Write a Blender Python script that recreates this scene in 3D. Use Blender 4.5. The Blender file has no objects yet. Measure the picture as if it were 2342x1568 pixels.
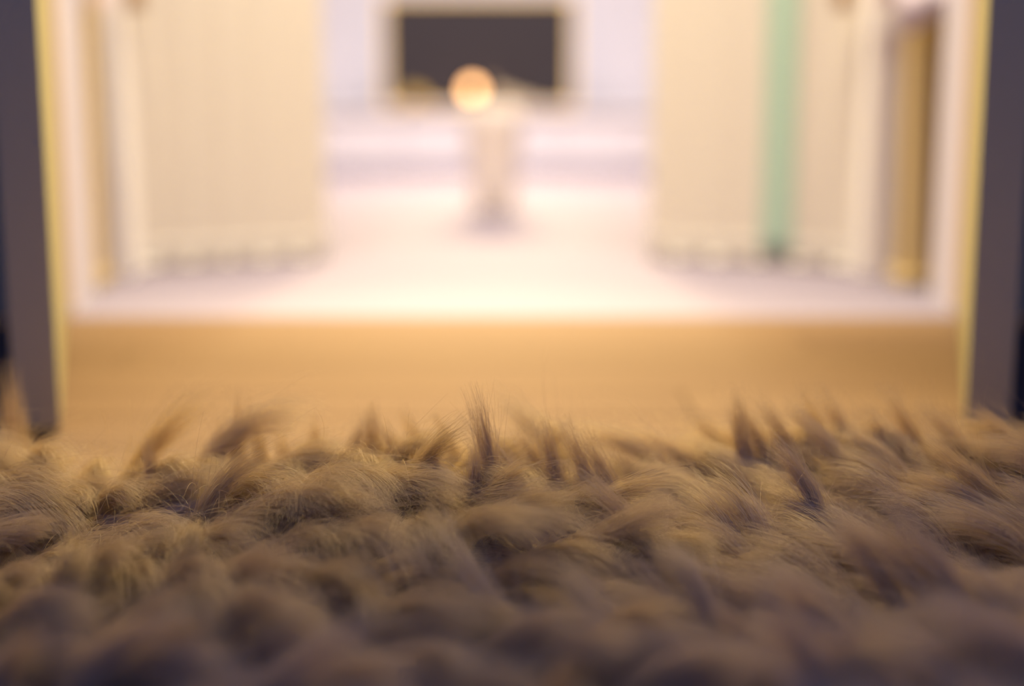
import bpy, bmesh, math, random
import numpy as np
from mathutils import Vector, Matrix

random.seed(7)
R = np.random.default_rng(11)
SC = bpy.context.scene
COL = SC.collection

# ------------------------------------------------------------------ camera
CAM_H = 0.315
cam_d = bpy.data.cameras.new('camera')
cam = bpy.data.objects.new('camera', cam_d)
COL.objects.link(cam)
cam.location = (0, 0, CAM_H)
cam.rotation_euler = (math.radians(90 - 10.1), 0, 0)
cam_d.sensor_width = 36.0
cam_d.lens = 50.0
cam_d.clip_start = 0.01
cam_d.dof.use_dof = True
cam_d.dof.focus_distance = 0.89
cam_d.dof.aperture_fstop = 1.6
cam_d.dof.aperture_blades = 0
SC.camera = cam

# ------------------------------------------------------------------ world: dim violet dusk added to lift and tint the shadows of the dark room
world = bpy.data.worlds.new('ambient')
SC.world = world
world.use_nodes = True
bg = world.node_tree.nodes['Background']
bg.inputs[0].default_value = (0.26, 0.47, 2.5, 1)
bg.inputs[1].default_value = 0.33

# ------------------------------------------------------------------ lights
def area(name, loc, rot, sx, sy, power, colour, spread=180):
    d = bpy.data.lights.new(name, 'AREA')
    d.shape = 'RECTANGLE'
    d.size, d.size_y = sx, sy
    d.energy = power
    d.color = colour
    d.spread = math.radians(spread)
    o = bpy.data.objects.new(name, d)
    o.location = loc
    o.rotation_euler = rot
    COL.objects.link(o)
    return o

area('room_fill_light', (-0.05, 4.7, 2.52), (math.radians(10), 0, 0), 1.6, 1.4, 96, (1.0, 0.93, 0.90), 110)  # unseen light added to brighten the bench and back wall
area('rug_backlight', (-0.05, 5.95, 1.05), (math.radians(-79), 0, 0), 0.60, 0.12, 58, (1.0, 0.80, 0.46), 90)  # no fixture here: added to backlight the rug at a low angle
area('curtain_fill_light', (-0.03, 2.19, 2.42), (math.radians(9), 0, 0), 1.4, 0.05, 46, (1.0, 0.88, 0.69), 90)  # added out of view to light the curtains and hall
area('rug_top_light', (-0.08, 2.204, 2.16), (math.radians(-21), 0, 0), 0.35, 0.022, 20, (1.0, 0.84, 0.50), 56)  # narrow unseen strip added for golden light on rug and planks

SC.view_settings.view_transform = 'Standard'
SC.view_settings.look = 'None'
SC.view_settings.gamma = 1.0
SC.view_settings.exposure = 0.0
SC.view_settings.use_curve_mapping = False
SC.cycles.max_bounces = 7
SC.cycles.diffuse_bounces = 3
SC.cycles.glossy_bounces = 2
SC.cycles.transmission_bounces = 4
SC.cycles.transparent_max_bounces = 6
SC.cycles.caustics_reflective = False
SC.cycles.caustics_refractive = False
SC.cycles_curves.shape = 'RIBBONS'
SC.cycles_curves.subdivisions = 1


# ------------------------------------------------------------------ materials
def new_mat(name):
    m = bpy.data.materials.new(name)
    m.use_nodes = True
    return m, m.node_tree.nodes, m.node_tree.links


def plain(name, c, rough=0.6, metal=0.0, vary=0.04, scale=6.0, bump=0.0, spec=0.3):
    m, n, l = new_mat(name)
    p = n['Principled BSDF']
    p.inputs['Roughness'].default_value = rough
    p.inputs['Metallic'].default_value = metal
    p.inputs['Specular IOR Level'].default_value = spec
    tc = n.new('ShaderNodeTexCoord')
    nz = n.new('ShaderNodeTexNoise')
    nz.inputs['Scale'].default_value = scale
    nz.inputs['Detail'].default_value = 4
    l.new(tc.outputs['Object'], nz.inputs['Vector'])
    mx = n.new('ShaderNodeMix')
    mx.data_type = 'RGBA'
    mx.inputs[6].default_value = (*[v * (1 - vary) for v in c], 1)
    mx.inputs[7].default_value = (*[min(1, v * (1 + vary)) for v in c], 1)
    l.new(nz.outputs['Fac'], mx.inputs[0])
    l.new(mx.outputs[2], p.inputs['Base Color'])
    if bump:
        b = n.new('ShaderNodeBump')
        b.inputs['Strength'].default_value = bump
        b.inputs['Distance'].default_value = 0.003
        l.new(nz.outputs['Fac'], b.inputs['Height'])
        l.new(b.outputs[0], p.inputs['Normal'])
    return m


def wood(name, c0, c1, rough=0.45, stretch=(1.2, 16, 16), spec=0.3):
    m, n, l = new_mat(name)
    p = n['Principled BSDF']
    p.inputs['Roughness'].default_value = rough
    p.inputs['Specular IOR Level'].default_value = spec
    tc = n.new('ShaderNodeTexCoord')
    mp = n.new('ShaderNodeMapping')
    mp.inputs['Scale'].default_value = stretch
    oi = n.new('ShaderNodeObjectInfo')
    nz = n.new('ShaderNodeTexNoise')
    nz.noise_dimensions = '4D'
    nz.inputs['Scale'].default_value = 3
    nz.inputs['Detail'].default_value = 6
    nz.inputs['Distortion'].default_value = 0.6
    ml = n.new('ShaderNodeMath')
    ml.operation = 'MULTIPLY'
    ml.inputs[1].default_value = 40
    l.new(oi.outputs['Random'], ml.inputs[0])
    l.new(ml.outputs[0], nz.inputs['W'])
    l.new(tc.outputs['Object'], mp.inputs[0])
    l.new(mp.outputs[0], nz.inputs['Vector'])
    mx = n.new('ShaderNodeMix')
    mx.data_type = 'RGBA'
    mx.inputs[6].default_value = (*c0, 1)
    mx.inputs[7].default_value = (*c1, 1)
    ad = n.new('ShaderNodeMath')
    ad.operation = 'MULTIPLY_ADD'
    ad.inputs[1].default_value = 0.5
    l.new(oi.outputs['Random'], ad.inputs[0])
    sb = n.new('ShaderNodeMath')
    sb.operation = 'SUBTRACT'
    sb.inputs[1].default_value = 0.25
    l.new(nz.outputs['Fac'], sb.inputs[0])
    l.new(sb.outputs[0], ad.inputs[2])
    l.new(ad.outputs[0], mx.inputs[0])
    l.new(mx.outputs[2], p.inputs['Base Color'])
    return m


def cloth(name, c, trans=0.35, scale=220):
    m, n, l = new_mat(name)
    n.remove(n['Principled BSDF'])
    d = n.new('ShaderNodeBsdfDiffuse')
    t = n.new('ShaderNodeBsdfTranslucent')
    mx = n.new('ShaderNodeMixShader')
    mx.inputs[0].default_value = trans
    tc = n.new('ShaderNodeTexCoord')
    nz = n.new('ShaderNodeTexNoise')
    nz.inputs['Scale'].default_value = scale
    l.new(tc.outputs['Object'], nz.inputs['Vector'])
    cm = n.new('ShaderNodeMix')
    cm.data_type = 'RGBA'
    cm.inputs[6].default_value = (*[v * 0.95 for v in c], 1)
    cm.inputs[7].default_value = (*c, 1)
    l.new(nz.outputs['Fac'], cm.inputs[0])
    l.new(cm.outputs[2], d.inputs[0])
    l.new(cm.outputs[2], t.inputs[0])
    l.new(d.outputs[0], mx.inputs[1])
    l.new(t.outputs[0], mx.inputs[2])
    l.new(mx.outputs[0], n['Material Output'].inputs[0])
    return m


def glow(name, c, s):
    m, n, l = new_mat(name)
    n.remove(n['Principled BSDF'])
    e = n.new('ShaderNodeEmission')
    e.inputs[0].default_value = (*c, 1)
    e.inputs[1].default_value = s
    l.new(e.outputs[0], n['Material Output'].inputs[0])
    return m


M = {}
M['dark_wall'] = plain('dark_plaster', (0.43, 0.385, 0.18), 0.95, vary=0.03, scale=3, spec=0.05)
M['white_wall'] = plain('white_plaster', (0.63, 0.60, 0.655), 0.9, vary=0.015, scale=2, spec=0.1)
M['hall_wall'] = plain('cream_plaster', (0.86, 0.70, 0.52), 0.9, vary=0.02, scale=2, spec=0.1)
M['ceil'] = plain('ceiling_paint', (0.86, 0.83, 0.80), 0.95, vary=0.01, scale=2, spec=0.1)
M['white_floor'] = plain('white_polished_floor', (0.222, 0.188, 0.218), 0.85, vary=0.015, scale=2, spec=0.04)
M['plank'] = wood('golden_plank', (0.128, 0.076, 0.041), (0.170, 0.105, 0.055), 0.85, spec=0.03)
M['tan'] = wood('tan_wood', (0.62, 0.46, 0.19), (0.74, 0.56, 0.26), 0.5, (16, 16, 1.2))
M['rail_fringe'] = wood('rail_fringe_wood', (0.46, 0.32, 0.18), (0.56, 0.40, 0.24), 0.5, (16, 16, 1.2))  # colours the gold fringe of the opening; the curtain rail shares it
M['peach'] = plain('peach_paint', (0.94, 0.88, 0.78), 0.6, vary=0.015)
M['lining'] = plain('pale_lining', (0.66, 0.60, 0.62), 0.7, vary=0.015)
M['curtain'] = cloth('cream_curtain', (0.78, 0.71, 0.60), 0.25)
M['green'] = cloth('green_cloth', (0.52, 0.68, 0.52), 0.2)
M['pink'] = cloth('pink_cloth', (0.98, 0.86, 0.88), 0.2)
M['brown'] = plain('brown_tassel', (0.40, 0.22, 0.08), 0.8)
M['bench'] = plain('white_lacquer', (0.71, 0.65, 0.67), 0.6, vary=0.01)
M['brass'] = plain('brass', (0.92, 0.66, 0.26), 0.45, metal=0.0, vary=0.03)
M['screen'] = plain('dark_screen', (0.036, 0.030, 0.034), 0.6, vary=0.02, spec=0.1)
M['vase'] = plain('pale_grey_glaze', (0.86, 0.80, 0.78), 0.5, vary=0.02)
M['mustard'] = plain('mustard_glaze', (0.46, 0.30, 0.07), 0.5)
M['amber'] = plain('amber_glass', (0.11, 0.07, 0.04), 0.35)
M['linen'] = plain('pale_linen', (0.60, 0.47, 0.30), 0.9, scale=60)
M['globe'] = glow('lamp_glass', (1.0, 0.50, 0.20), 9.0)
M['backing'] = plain('rug_backing', (0.30, 0.20, 0.10), 0.95, scale=40)


def fur_mat():
    m, n, l = new_mat('rug_fibre')
    n.remove(n['Principled BSDF'])
    ci = n.new('ShaderNodeHairInfo')
    ramp = n.new('ShaderNodeMix')
    ramp.data_type = 'RGBA'
    ramp.inputs[6].default_value = (0.54, 0.40, 0.19, 1)
    ramp.inputs[7].default_value = (0.80, 0.60, 0.27, 1)
    l.new(ci.outputs['Random'], ramp.inputs[0])
    d = n.new('ShaderNodeBsdfDiffuse')
    t = n.new('ShaderNodeBsdfTranslucent')
    g = n.new('ShaderNodeBsdfGlossy')
    g.inputs['Roughness'].default_value = 0.45
    g.inputs['Color'].default_value = (0.8, 0.62, 0.36, 1)
    l.new(ramp.outputs[2], d.inputs[0])
    l.new(ramp.outputs[2], t.inputs[0])
    m1 = n.new('ShaderNodeMixShader')
    m1.inputs[0].default_value = 0.12
    l.new(d.outputs[0], m1.inputs[1])
    l.new(t.outputs[0], m1.inputs[2])
    m2 = n.new('ShaderNodeMixShader')
    m2.inputs[0].default_value = 0.10
    l.new(m1.outputs[0], m2.inputs[1])
    l.new(g.outputs[0], m2.inputs[2])
    l.new(m2.outputs[0], n['Material Output'].inputs[0])
    return m


M['fur'] = fur_mat()


# ------------------------------------------------------------------ mesh helpers
def link(name, bm, mat, parent=None, smooth=False):
    me = bpy.data.meshes.new(name)
    bmesh.ops.recalc_face_normals(bm, faces=bm.faces)
    bm.to_mesh(me)
    bm.free()
    me.materials.append(mat)
    if smooth:
        for p in me.polygons:
            p.use_smooth = True
    o = bpy.data.objects.new(name, me)
    COL.objects.link(o)
    if parent is not None:
        o.parent = parent
    return o


def bx(bm, x0, x1, y0, y1, z0, z1, bevel=0.0):
    r = bmesh.ops.create_cube(bm, size=1.0)
    vs = r['verts']
    for v in vs:
        v.co = Vector(((x0 + x1) / 2 + v.co.x * (x1 - x0), (y0 + y1) / 2 + v.co.y * (y1 - y0),
                       (z0 + z1) / 2 + v.co.z * (z1 - z0)))
    if bevel:
        es = list({e for v in vs for e in v.link_edges})
        bmesh.ops.bevel(bm, geom=es, offset=bevel, segments=2, affect='EDGES', profile=0.6)
    return bm


def box(x0, x1, y0, y1, z0, z1, bevel=0.0):
    return bx(bmesh.new(), x0, x1, y0, y1, z0, z1, bevel)


def lathe(prof, seg=40):
    """profile = [(radius, z), ...] turned about the z axis."""
    bm = bmesh.new()
    rings = []
    for r, z in prof:
        if r < 1e-6:
            rings.append([bm.verts.new((0, 0, z))])
        else:
            rings.append([bm.verts.new((r * math.cos(2 * math.pi * k / seg), r * math.sin(2 * math.pi * k / seg), z))
                          for k in range(seg)])
    for a, b in zip(rings, rings[1:]):
        if len(a) == 1 and len(b) == 1:
            continue
        for k in range(seg):
            k2 = (k + 1) % seg
            if len(a) == 1:
                bm.faces.new((a[0], b[k], b[k2]))
            elif len(b) == 1:
                bm.faces.new((a[k], b[0], a[k2]))
            else:
                bm.faces.new((a[k], b[k], b[k2], a[k2]))
    return bm


def tag(o, label, cat, group=None):
    o['label'] = label
    o['category'] = cat
    if group:
        o['group'] = group
    return o


def thing(name, label, cat, loc=(0, 0, 0), rz=0.0, group=None):
    o = bpy.data.objects.new(name, None)
    o.empty_display_size = 0.05
    o.location = loc
    o.rotation_euler = (0, 0, rz)
    COL.objects.link(o)
    return tag(o, label, cat, group)


def struct(name, bm, mat):
    o = link(name, bm, mat)
    o['kind'] = 'structure'
    return o


# ------------------------------------------------------------------ the setting
OPEN_Y0, OPEN_Y1 = 1.97, 2.12           # the thick wall with the cased opening
OPEN_L, OPEN_R, OPEN_T = -0.632, 0.634, 2.05
HALL_Y = 2.42                           # far side of the hall
DL, DR = -0.700, 0.645                  # second opening, outer edges of its posts

# dark front room
floor = struct('floor', box(-2.4, 2.4, -1.2, OPEN_Y0 + 0.005, -0.06, -0.014), M['tan'])
row, y = 0, -1.2
PW = 0.122
protos = {}
while y < OPEN_Y0 - 0.001:
    y1 = min(y + PW, OPEN_Y0 + 0.003)
    cut = -1.15 + (row * 0.83) % 2.3
    for x0, x1 in ((-2.4, cut), (cut, 2.4)):
        bm = box(x0 + 0.0008, x1 - 0.0008, y + 0.0008, y1 - 0.0008, -0.014, 0.0, 0.0015)
        link('plank', bm, M['plank'], floor)
    y = y1
    row += 1

bm = bmesh.new()
bx(bm, -2.4, OPEN_L - 0.018, OPEN_Y0, OPEN_Y1, 0, 2.6)
bx(bm, OPEN_R + 0.018, 2.4, OPEN_Y0, OPEN_Y1, 0, 2.6)
bx(bm, OPEN_L - 0.018, OPEN_R + 0.018, OPEN_Y0, OPEN_Y1, OPEN_T + 0.018, 2.6)
struct('wall_front', bm, M['dark_wall'])
struct('wall_left', box(-2.5, -2.4, -1.2, OPEN_Y1, 0, 2.6), M['dark_wall'])
struct('wall_right', box(2.4, 2.5, -1.2, OPEN_Y1, 0, 2.6), M['dark_wall'])

# lining of the wide opening: pale reveal with a front edge coloured for the gold blur fringe
for i, (x0, x1) in enumerate(((OPEN_L - 0.018, OPEN_L), (OPEN_R, OPEN_R + 0.018))):
    t = struct('trim_%d' % (i + 1), box(x0, x1, OPEN_Y0 + 0.045, OPEN_Y1 + 0.012, 0, OPEN_T), M['lining'])
    link('fringe_bead', box(x0, x1 + 0.004 if i == 0 else x1, OPEN_Y0 - 0.001, OPEN_Y0 + 0.045, 0, OPEN_T, 0.003)
         if i == 0 else box(x0 - 0.004, x1, OPEN_Y0 - 0.001, OPEN_Y0 + 0.045, 0, OPEN_T, 0.003), M['rail_fringe'], t)
struct('trim_3', box(OPEN_L - 0.018, OPEN_R + 0.018, OPEN_Y0 + 0.002, OPEN_Y1 + 0.012, OPEN_T, OPEN_T + 0.018), M['lining'])

# the two dark door leaves, swung wide open into the dark room and seen nearly edge on
def leaf(name, hinge, free, out):
    """inner face runs from hinge to free (floor points); out = +1 / -1 gives the side the thickness lies on."""
    h, f = Vector((*hinge, 0)), Vector((*free, 0))
    ln = (f - h).length
    d = struct(name, box(0.004, ln, 0, 0.04 * out, 0.008, 2.03, 0.002) if out > 0 else box(0.004, ln, -0.04, 0, 0.008, 2.03, 0.002), M['dark_wall'])
    d.location = (h.x, h.y, 0)
    d.rotation_euler = (0, 0, math.atan2(f.y - h.y, f.x - h.x))
    for z0, z1 in ((0.52, 0.90), (1.06, 1.90)):
        for side in (0.0, 0.04 * out):
            bm = bmesh.new()
            x0, x1, q = 0.11, ln - 0.11, 0.004
            for a_, b_, c_, e_ in ((x0, x1, z0, z0 + 0.02), (x0, x1, z1 - 0.02, z1), (x0, x0 + 0.02, z0, z1), (x1 - 0.02, x1, z0, z1)):
                bx(bm, a_, b_, side - q, side + q, c_, e_, 0.002)
            link('panel_moulding', bm, M['dark_wall'], d)
    for side, sg in ((0.0, -out), (0.04 * out, out)):
        bm = lathe([(0, 0), (0.024, 0), (0.024, 0.006), (0.009, 0.010), (0.009, 0.03), (0.024, 0.04), (0.027, 0.052), (0.018, 0.064), (0, 0.066)], 24)
        bmesh.ops.rotate(bm, verts=bm.verts, matrix=Matrix.Rotation(-math.pi / 2 * sg, 3, 'X'))
        bmesh.ops.translate(bm, verts=bm.verts, vec=(ln - 0.06, side, 1.0))
        link('knob', bm, M['brass'], d, True)
    return d


leaf('door_1', (-0.626, 1.962), (-0.417, 1.28), -1)
leaf('door_2', (0.628, 1.962), (0.418, 1.28), 1)

# hall
struct('floor_hall', box(-2.4, 2.4, OPEN_Y0 + 0.006, 6.6, -0.06, 0.0), M['white_floor'])
bm = bmesh.new()
bx(bm, -2.4, DL, HALL_Y, HALL_Y + 0.10, 0, 2.6)
bx(bm, DR, 2.4, HALL_Y, HALL_Y + 0.10, 0, 2.6)
bx(bm, DL, DR, HALL_Y, HALL_Y + 0.10, 2.1, 2.6)
struct('wall_hall', bm, M['hall_wall'])
struct('trim_4', box(DL, DL + 0.052, HALL_Y - 0.02, HALL_Y + 0.10, 0, 2.1, 0.004), M['peach'])
struct('trim_5', box(DR - 0.052, DR, HALL_Y - 0.02, HALL_Y + 0.10, 0, 2.1, 0.004), M['peach'])
struct('ceiling', box(-2.5, 2.5, OPEN_Y1, 6.6, 2.6, 2.68), M['ceil'])
# bright room
struct('wall_back', box(-2.5, 2.5, 6.4, 6.5, 0, 2.6), M['white_wall'])
struct('wall_left_inner', box(-2.5, -2.4, OPEN_Y1, 6.5, 0, 2.6), M['white_wall'])
struct('wall_right_inner', box(2.4, 2.5, OPEN_Y1, 6.5, 0, 2.6), M['white_wall'])


# ------------------------------------------------------------------ curtains
def curtain_bm(p0, p1, z0, z1, t0, t1, folds, amp, thick=0.004, ph=0.0, off=0.0, nz=10):
    """folded cloth between floor points p0 and p1, covering the share t0..t1 of the way."""
    bm = bmesh.new()
    p0, p1 = Vector(p0), Vector(p1)
    d = (p1 - p0)
    nrm = Vector((d.y, -d.x)).normalized()
    if nrm.y > 0:
        nrm = -nrm
    n = max(6, int(90 * (t1 - t0)))
    fr, bk = [], []
    for k in range(n + 1):
        t = t0 + (t1 - t0) * k / n
        w = amp * math.sin(2 * math.pi * folds * t + ph) + 0.35 * amp * math.sin(2 * math.pi * folds * 2.3 * t + 1 + ph)
        f, b = [], []
        for j in range(nz + 1):
            z = z0 + (z1 - z0) * (j - 1) / (nz - 1) if j > 1 else z0 + (0.0 if j == 0 else min(0.03, (z1 - z0) / 3))
            ww = w * (1.0 - 0.35 * j / nz)
            c = p0 + d * t + nrm * (ww + off)
            f.append(bm.verts.new((c.x + nrm.x * thick / 2, c.y + nrm.y * thick / 2, z)))
            b.append(bm.verts.new((c.x - nrm.x * thick / 2, c.y - nrm.y * thick / 2, z)))
        fr.append(f)
        bk.append(b)
    for k in range(n):
        for j in range(nz):
            bm.faces.new((fr[k][j], fr[k + 1][j], fr[k + 1][j + 1], fr[k][j + 1]))
            bm.faces.new((bk[k][j], bk[k][j + 1], bk[k + 1][j + 1], bk[k + 1][j]))
        bm.faces.new((fr[k][0], bk[k][0], bk[k + 1][0], fr[k + 1][0]))
        bm.faces.new((fr[k][nz], fr[k + 1][nz], bk[k + 1][nz], bk[k][nz]))
    for e in (0, n):
        for j in range(nz):
            bm.faces.new((fr[e][j], fr[e][j + 1], bk[e][j + 1], bk[e][j]))
    return bm


def tassel_bm(x, y, z):
    bm = lathe([(0, 0.0), (0.016, 0.002), (0.013, 0.03), (0.010, 0.045), (0.014, 0.055), (0.010, 0.068), (0, 0.07)], 16)
    bmesh.ops.translate(bm, verts=bm.verts, vec=(x, y, z))
    return bm


LC0, LC1 = (-0.652, 2.475), (-0.348, 2.66)
RC0, RC1 = (0.594, 2.475), (0.258, 2.66)
t = thing('curtain', 'plain cream curtain hanging on the side without any green', 'curtain', group='cream curtains either side of the gap')
link('fabric', curtain_bm(LC0, LC1, 0.004, 2.04, 0, 1, 5, 0.003), M['curtain'], t, True)
link('hem', curtain_bm(LC0, LC1, 0.003, 0.05, 0, 1, 5, 0.003, thick=0.007), M['curtain'], t, True)
link('tassel', tassel_bm(-0.632, 2.45, 0.447), M['brown'], t, True)
t = thing('curtain', 'cream curtain with a vertical pale green band', 'curtain', group='cream curtains either side of the gap')
link('fabric', curtain_bm(RC0, RC1, 0.004, 2.04, 0, 1, 5, 0.003), M['curtain'], t, True)
b = link('green_band', curtain_bm(RC0, RC1, 0.022, 2.04, 0.275, 0.43, 5, 0.003, off=0.006), M['green'], t, True)
b['label'] = 'pale green vertical band'
link('hem', curtain_bm(RC0, RC1, 0.003, 0.05, 0, 1, 5, 0.003, thick=0.007), M['curtain'], t, True)
link('tassel', tassel_bm(0.555, 2.45, 0.447), M['brown'], t, True)
r_ = struct('trim_6', box(DL + 0.052, DR - 0.052, HALL_Y + 0.03, HALL_Y + 0.06, 2.05, 2.09, 0.004), M['rail_fringe'])


# ------------------------------------------------------------------ two slim pedestals with pink cloths
def pedestal(x, y, w, h, label, rz=0.0):
    t = thing('pedestal', label, 'pedestal', (x, y, 0), rz, 'tan pedestals in the hall')
    link('base', box(-w * 0.62, w * 0.62, -0.05, 0.05, 0, 0.022, 0.004), M['tan'], t)
    bm = bmesh.new()
    a, b = w * 0.46, w * 0.56
    vs = [bm.verts.new((sx * q, sy * 0.035, z)) for z, q in ((0.02, a), (h, b)) for sx, sy in ((-1, -1), (1, -1), (1, 1), (-1, 1))]
    bm.faces.new(vs[0:4])
    bm.faces.new(vs[4:8])
    for k in range(4):
        bm.faces.new((vs[k], vs[(k + 1) % 4], vs[4 + (k + 1) % 4], vs[4 + k]))
    bmesh.ops.bevel(bm, geom=list(bm.edges), offset=0.004, segments=2, affect='EDGES')
    link('post', bm, M['tan'], t)
    link('top', box(-w * 0.72, w * 0.72, -0.05, 0.05, h, h + 0.015, 0.003), M['tan'], t)
    return t


def drape(x, y, w, ztop, zl, zr, label):
    """cloth folded over a pedestal top, front hem running from height zl (left) to zr (right)."""
    bm = bmesh.new()
    n = 14
    rows = []
    for k in range(n + 1):
        s = k / n
        xx = x - w / 2 + w * s
        zf = zl + (zr - zl) * s
        wob = 0.003 * math.sin(s * 17)
        rows.append([(xx, y - 0.100 + wob, zf), (xx, y - 0.084 + wob, (zf + ztop) / 2), (xx, y - 0.056, ztop + 0.001),
                     (xx, y, ztop + 0.005), (xx, y + 0.056, ztop + 0.001), (xx, y + 0.060, ztop - 0.06)])
    vs = [[bm.verts.new(p) for p in r] for r in rows]
    for k in range(n):
        for j in range(5):
            bm.faces.new((vs[k][j], vs[k + 1][j], vs[k + 1][j + 1], vs[k][j + 1]))
    o = link('cloth', bm, M['pink'], None, True)
    sol = o.modifiers.new('thick', 'SOLIDIFY')
    sol.thickness = 0.004
    sol.offset = 1
    return tag(o, label, 'cloth', 'pink cloths on the pedestals')


pedestal(-0.690, 2.31, 0.042, 0.50, 'thinner tan wooden pedestal beside the plain curtain')
drape(-0.690, 2.31, 0.085, 0.516, 0.425, 0.430, 'small pink cloth with level hem over the thinner pedestal')
pedestal(0.672, 2.33, 0.064, 0.50, 'thicker tan wooden pedestal beside the green-banded curtain')
drape(0.655, 2.33, 0.125, 0.516, 0.392, 0.458, 'pink cloth with slanting hem over the thicker pedestal')

# ------------------------------------------------------------------ low bench, television and what stands before it
t = thing('low_bench', 'long low white media bench carrying the dark screen', 'bench', (-0.13, 6.04, 0))
link('body', box(-0.95, 0.95, -0.24, 0.27, 0.05, 0.221, 0.003), M['bench'], t)
link('top', box(-0.97, 0.97, -0.27, 0.28, 0.221, 0.235, 0.003), M['bench'], t)
link('plinth', box(-0.95, 0.95, -0.24, 0.27, 0.0, 0.05), M['bench'], t)
for k in range(3):
    x0 = -0.945 + k * 0.63
    d = link('drawer', box(x0 + 0.003, x0 + 0.627, -0.256, -0.24, 0.010, 0.216, 0.002), M['bench'], t)
    kb = link('knob', lathe([(0, 0), (0.006, 0), (0.006, 0.01), (0.012, 0.016), (0.010, 0.022), (0, 0.023)], 16), M['bench'], d, True)
    kb.rotation_euler = (math.pi / 2, 0, 0)
    kb.location = (x0 + 0.315, -0.256, 0.145)

t = thing('television', 'dark rectangular screen edged by an added gold blur frame on the white bench', 'television', (-0.137, 6.02, 0.235))
W, H, F = 0.800, 0.462, 0.017
link('screen', box(-W / 2 + F, W / 2 - F, -0.018, 0.02, F, H - F), M['screen'], t)
bm = bmesh.new()
bx(bm, -W / 2, W / 2, -0.024, 0.028, H - F, H, 0.002)
bx(bm, -W / 2, W / 2, -0.024, 0.028, 0.004, F, 0.002)
bx(bm, -W / 2, -W / 2 + F, -0.024, 0.028, F, H - F, 0.002)
bx(bm, W / 2 - F, W / 2, -0.024, 0.028, F, H - F, 0.002)
f = link('halo', bm, M['brass'], t)  # gold strip modelled as the blur halo around the screen
f['label'] = 'added gold blur frame'
link('back_cover', box(-W / 2 + 0.05, W / 2 - 0.05, 0.02, 0.05, 0.04, H - 0.04, 0.006), M['screen'], t)
for s in (-1, 1):
    link('foot', box(s * 0.2 - 0.02, s * 0.2 + 0.02, -0.05, 0.07, 0.0, 0.005, 0.002), M['screen'], t)

t = thing('globe_lamp', 'small lit orange globe lamp standing before the dark screen', 'lamp', (-0.160, 5.84, 0.235))
link('base', lathe([(0, 0), (0.022, 0), (0.022, 0.006), (0.010, 0.016), (0.009, 0.051), (0.014, 0.057), (0, 0.057)], 24), M['brass'], t, True)
gb = link('globe', lathe([(0.0265 * math.sin(math.pi * k / 14), 0.080 - 0.0265 * math.cos(math.pi * k / 14)) for k in range(15)], 28), M['globe'], t, True)

t = thing('bottle', 'little dark amber bottle standing in for a dim blurred light, beside the lit globe lamp', 'bottle', (-0.085, 5.88, 0.235))
link('body', lathe([(0, 0), (0.024, 0), (0.026, 0.005), (0.026, 0.055), (0.012, 0.072), (0.011, 0.085), (0, 0.086)], 24), M['amber'], t, True)  # dark shape put in for a dim, blurred disc of light
link('stopper', lathe([(0, 0.083), (0.009, 0.083), (0.012, 0.095), (0.008, 0.104), (0, 0.105)], 20), M['linen'], t, True)

t = thing('pot', 'small round mustard pot in the corner of the dark screen', 'pot', (-0.392, 5.86, 0.235))
link('body', lathe([(0, 0), (0.028, 0), (0.045, 0.018), (0.050, 0.034), (0.043, 0.052), (0.032, 0.058), (0.030, 0.060), (0.026, 0.056), (0, 0.056)], 32), M['mustard'], t, True)
link('lid', lathe([(0.030, 0.058), (0.022, 0.067), (0.006, 0.071), (0.008, 0.080), (0, 0.083)], 24), M['mustard'], t, True)

bm = bmesh.new()
for k, (w, z0, z1, dx) in enumerate(((0.20, 0.0, 0.018, 0.0), (0.15, 0.018, 0.036, -0.022), (0.10, 0.036, 0.052, -0.046), (0.06, 0.052, 0.066, -0.064))):
    bx(bm, dx - w / 2, dx + w / 2, -0.06, 0.06, z0, z1, 0.007)
o = link('folded_cloth', bm, M['linen'], None, True)
o.location = (0.035, 5.86, 0.235)
tag(o, 'sloping heap of pale folded cloth on the bench before the screen', 'cloth')

t = thing('vase', 'tall pale grey tapered vase standing on the bright white floor', 'vase', (-0.048, 3.78, 0))
link('body', lathe([(0, 0.012), (0.050, 0.012), (0.056, 0.03), (0.063, 0.10), (0.072, 0.18), (0.076, 0.225), (0.072, 0.250), (0.060, 0.262),
                    (0.056, 0.262), (0.066, 0.245), (0.070, 0.22), (0.058, 0.10), (0.046, 0.04), (0, 0.035)], 48), M['vase'], t, True)
link('foot', lathe([(0, 0), (0.052, 0), (0.054, 0.006), (0.050, 0.014), (0, 0.014)], 40), M['vase'], t, True)
link('rim', lathe([(0.055, 0.258), (0.062, 0.258), (0.064, 0.264), (0.060, 0.270), (0.054, 0.266), (0.055, 0.258)], 40), M['vase'], t, True)

# ------------------------------------------------------------------ shaggy rug
RX0, RX1, RY0, RY1 = -1.25, 1.25, -0.35, 1.02
rug = thing('shaggy_rug', 'thick golden brown shaggy fur rug lying before the bright opening', 'rug', (0, 0, 0))
def field(x, y, seed):
    r = np.random.default_rng(seed)
    v = np.zeros_like(x)
    for k in range(9):
        f = r.uniform(4, 26)
        a = r.uniform(0, 2 * math.pi)
        v += np.sin((x * math.cos(a) + y * math.sin(a)) * f + r.uniform(0, 6.28)) / (0.5 + f / 14)
    return v / 2.6


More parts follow.
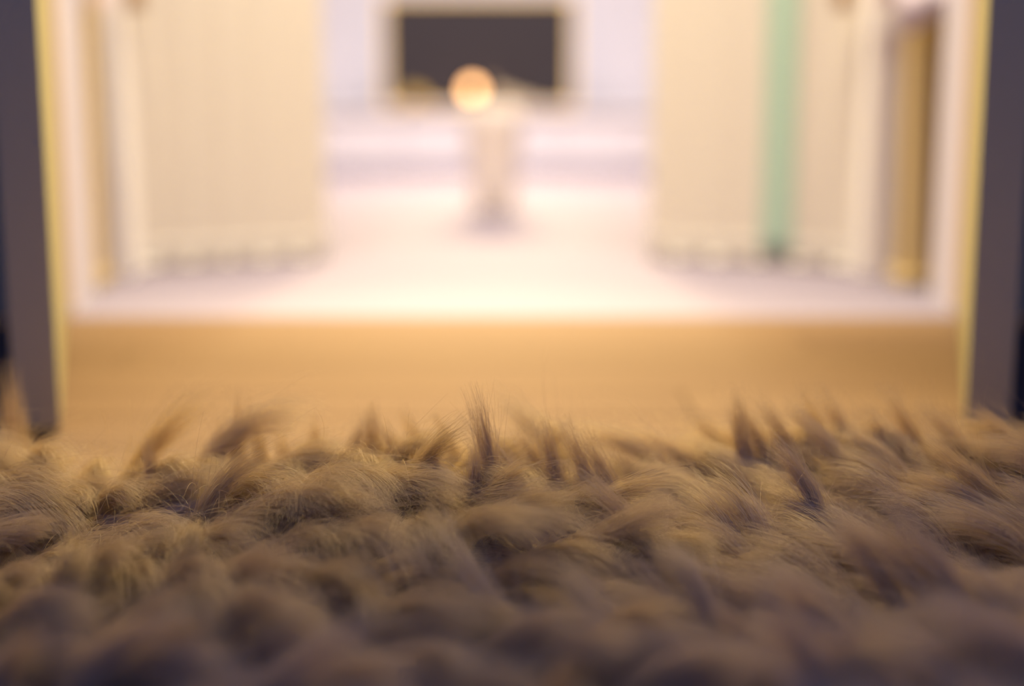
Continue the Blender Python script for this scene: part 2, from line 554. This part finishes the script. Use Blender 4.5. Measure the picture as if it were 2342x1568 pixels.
def base_z(x, y):
    """the rug lies a little rumpled: a rounded fold runs along its far edge."""
    yc = 0.955 + 0.015 * np.sin(x * 7 + 0.5)
    b = 0.034 * np.exp(-((y - yc) / np.where(y < yc, 0.12, 0.05)) ** 2) + 0.006 * field(x, y, 21) + 0.0065 * field(x * 3.0, y * 3.0, 44)
    px = np.array([-1.2, -0.42, -0.33, -0.25, -0.17, -0.10, -0.02, 0.06, 0.12, 0.16, 0.24, 0.33, 0.45, 1.2])
    pz = np.array([0.0, 0.010, -0.004, -0.012, -0.004, 0.008, 0.004, -0.006, -0.014, -0.012, -0.004, 0.002, 0.004, 0.002])
    far = np.clip((y - 0.80) / 0.12, 0, 1)
    return np.maximum((b + np.interp(x, px, pz) * far * 0.8) * np.clip((RY1 + 0.005 - y) / 0.03, 0.1, 1), 0.0)


bm = bmesh.new()
nx, ny = 120, 80
gx_, gy_ = np.meshgrid(np.linspace(RX0, RX1, nx + 1), np.linspace(RY0, RY1, ny + 1), indexing='ij')
BZ = base_z(gx_, gy_)
g = [[bm.verts.new((RX0 + (RX1 - RX0) * i / nx, RY0 + (RY1 - RY0) * j / ny, float(BZ[i, j]) + 0.006))
      for j in range(ny + 1)] for i in range(nx + 1)]
for i in range(nx):
    for j in range(ny):
        bm.faces.new((g[i][j], g[i + 1][j], g[i + 1][j + 1], g[i][j + 1]))
sk = link('backing', bm, M['backing'], rug, True)
m_ = sk.modifiers.new('thick', 'SOLIDIFY')
m_.thickness = 0.006


NP = 10


def tufts(cx, cy, L, th0, th1, az, curl, rad, count, clump, wave, r0, vary=0.13):
    """strands of many tufts at once -> points (S, NP, 3) and radii (S, NP)."""
    idx = np.repeat(np.arange(len(cx)), count)
    S = len(idx)
    a = R.uniform(0, 2 * math.pi, S)
    q = rad[idx] * np.sqrt(R.uniform(0, 1, S))
    ox, oy = q * np.cos(a), q * np.sin(a)
    fly = R.uniform(0, 1, S) < 0.09
    l = L[idx] * np.clip(R.normal(1.01 - vary, vary, S), 0.35, 1.12)
    A = az[idx] + R.normal(0, 0.08, S) + np.where(fly, R.normal(0, 0.5, S), 0)
    t0 = th0[idx] + R.normal(0, 0.06, S)
    t1 = th1[idx] + R.normal(0, 0.09, S) + np.where(fly, R.normal(0, 0.35, S), 0)
    cl = np.where(fly, 0.35, clump[idx] * R.uniform(0.85, 1.0, S))
    cu = curl[idx]
    P = np.zeros((S, NP, 3))
    px, py, pz = np.zeros(S), np.zeros(S), np.zeros(S)
    w1, w2 = R.uniform(0, 6.28, S), R.uniform(0, 6.28, S)
    fr = R.uniform(3.0, 8.0, S)
    wv = wave[idx] * R.uniform(0.3, 1.4, S)
    bz = base_z(cx, cy)[idx]
    for k in range(NP):
        t = k / (NP - 1)
        if k:
            tm = t - 0.5 / (NP - 1)
            th = t0 + (t1 - t0) * tm
            Ak = A + cu * (tm - 0.4)
            px = px + np.sin(th) * np.cos(Ak) * l / (NP - 1)
            py = py + np.sin(th) * np.sin(Ak) * l / (NP - 1)
            pz = pz + np.cos(th) * l / (NP - 1)
        keep = 1 - cl * t ** 0.8
        P[:, k, 0] = cx[idx] + ox * keep + px + wv * t * np.sin(fr * t + w1)
        P[:, k, 1] = cy[idx] + oy * keep + py + wv * t * np.sin(fr * t + w2)
        zz = 0.006 + bz + pz + wv * t * 0.5 * np.sin(fr * t + w1 * 2)
        lo = base_z(P[:, k, 0], P[:, k, 1]) + 0.007 + 0.010 * q / rad[idx].clip(1e-4) * min(1, k)
        P[:, k, 2] = np.where(P[:, k, 1] < RY1, np.maximum(zz, lo * (0.9 if k else 0)), np.maximum(zz, 0.003))
    rr = r0 * R.uniform(0.7, 1.2, S)[:, None] * (1 - 0.80 * (np.linspace(0, 1, NP) ** 1.5))[None, :]
    return P, rr


def grid_pts(x0, x1, y0, y1, s):
    gx, gy = np.meshgrid(np.arange(x0 + s / 2, x1, s), np.arange(y0 + s / 2, y1, s))
    gx, gy = gx.ravel(), gy.ravel()
    return gx + R.uniform(-0.5, 0.5, gx.size) * s, gy + R.uniform(-0.5, 0.5, gy.size) * s


def pile(x0, x1, y0, y1, s, count, r0, hole=None):
    x, y = grid_pts(x0, x1, y0, y1, s)
    if hole:
        k = ~((x > hole[0]) & (x < hole[1]) & (y > hole[2]) & (y < hole[3]))
        x, y = x[k], y[k]
    n = len(x)
    f1, f2, f3 = field(x, y, 3), field(x, y, 8), field(x, y, 15)
    up = R.uniform(0, 1, n) < 0.0
    L = np.clip(0.082 + 0.014 * f1 + R.normal(0, 0.017, n), 0.040, 0.13)
    th0 = np.clip(0.62 + 0.3 * f2 + R.normal(0, 0.28, n), 0.0, 1.3)
    th1 = np.clip(1.85 + 0.25 * f1 + R.normal(0, 0.35, n), 1.0, 2.6)
    th1 = np.where(up, R.uniform(0.6, 1.1, n), th1)
    th0 = np.where(up, 0.15, th0)
    side = R.uniform(0, 1, n) < 1 / (1 + np.exp(-(x - 0.05 - 0.25 * (0.85 - y)) / 0.02))     # the pile parts here
    az = np.where(side, 2.70, -0.60) + 0.38 * f3 + R.normal(0, 0.22, n)
    curl = 0.8 * field(x, y, 33) + R.normal(0, 0.32, n)
    rad = np.full(n, s * 0.50) * R.uniform(0.7, 1.3, n)
    clump = np.where(up, 0.93, R.uniform(0.80, 0.97, n))
    wave = np.full(n, 0.0022)
    return tufts(x, y, L, th0, th1, az, curl, rad, count, clump, wave, r0)


HOLE = (-0.52, 0.52, 0.45, RY1)
sets = [pile(-0.52, 0.52, 0.45, RY1 - 0.01, 0.0225, 360, 0.000115),
        pile(RX0 + 0.01, RX1 - 0.01, RY0 + 0.01, RY1 - 0.01, 0.036, 90, 0.00034, HOLE)]
# the standing tufts along the crest
TIPS = [(-0.3607, 1.000, 0.1063, 0.004, 0.018),
        (-0.1919, 0.985, 0.0936, -0.008, 0.010),
        (-0.2058, 0.980, 0.0773, -0.006, 0.006),
        (-0.1825, 0.985, 0.0776, 0.006, 0.011),
        (-0.1403, 0.990, 0.0764, -0.003, 0.006),
        (-0.0981, 0.970, 0.0922, 0.000, 0.016),
        (-0.1028, 0.955, 0.0864, -0.016, 0.013),
        (-0.0892, 0.955, 0.0833, 0.022, 0.013),
        (-0.0760, 1.000, 0.0789, 0.024, 0.014),
        (-0.0540, 1.000, 0.0757, 0.026, 0.014),
        (-0.0227, 0.890, 0.1164, 0.014, 0.007),
        (0.0210, 0.900, 0.0981, 0.012, 0.010),
        (0.0353, 0.900, 0.0938, 0.026, 0.011),
        (0.0467, 0.900, 0.0879, 0.032, 0.011),
        (0.0055, 0.920, 0.0858, 0.028, 0.012),
        (-0.0237, 0.870, 0.0870, -0.002, 0.008),
        (0.1308, 0.990, 0.0813, 0.045, 0.010),
        (0.1546, 0.965, 0.0996, 0.012, 0.010),
        (0.1617, 0.970, 0.0907, 0.028, 0.012),
        (0.1744, 0.965, 0.0965, 0.034, 0.013),
        (0.1953, 0.970, 0.0922, 0.045, 0.012),
        (0.2212, 0.985, 0.0967, 0.034, 0.011),
        (0.2121, 1.000, 0.0918, 0.030, 0.008),
        (0.2674, 0.990, 0.0982, 0.038, 0.012),
        (0.2514, 0.980, 0.0868, 0.035, 0.010),
        (0.2901, 0.970, 0.0907, 0.045, 0.012),
        (0.3237, 0.970, 0.0907, 0.055, 0.012),
        (-0.2446, 0.930, 0.0758, 0.004, 0.008),
        (-0.1645, 0.980, 0.0693, 0.012, 0.012)]
# tip point (x, y, z), where the root stands relative to the tip (dx), root radius
TALL = []
for tx, ty, tz, dx, rad_ in TIPS:
    bzr = float(base_z(np.array([tx + dx]), np.array([ty]))[0]) + 0.006
    h_ = max(tz - bzr, 0.012)
    TALL.append((tx + dx, ty, math.hypot(h_, dx) * 1.08, math.atan2(abs(dx), h_), 0.0 if dx < 0 else math.pi, rad_))
T = np.array(TALL)
sets.append(tufts(T[:, 0], T[:, 1], T[:, 2], 0.75 * T[:, 3], 1.2 * T[:, 3], T[:, 4], np.zeros(len(T)), T[:, 5] * 1.2, 330,
                  np.full(len(T), 0.96), np.full(len(T), 0.0020), 0.000115, 0.18))

P = np.concatenate([s[0] for s in sets])
RR = np.concatenate([s[1] for s in sets])
hc = bpy.data.hair_curves.new('pile')
hc.add_curves([NP] * len(P))
hc.attributes['position'].data.foreach_set('vector', P.astype(np.float32).ravel())
ra = hc.attributes.get('radius') or hc.attributes.new('radius', 'FLOAT', 'POINT')
ra.data.foreach_set('value', RR.astype(np.float32).ravel())
hc.materials.append(M['fur'])
po = bpy.data.objects.new('pile', hc)
COL.objects.link(po)
po.parent = rug
po['kind'] = 'stuff'
print('strands', len(P))
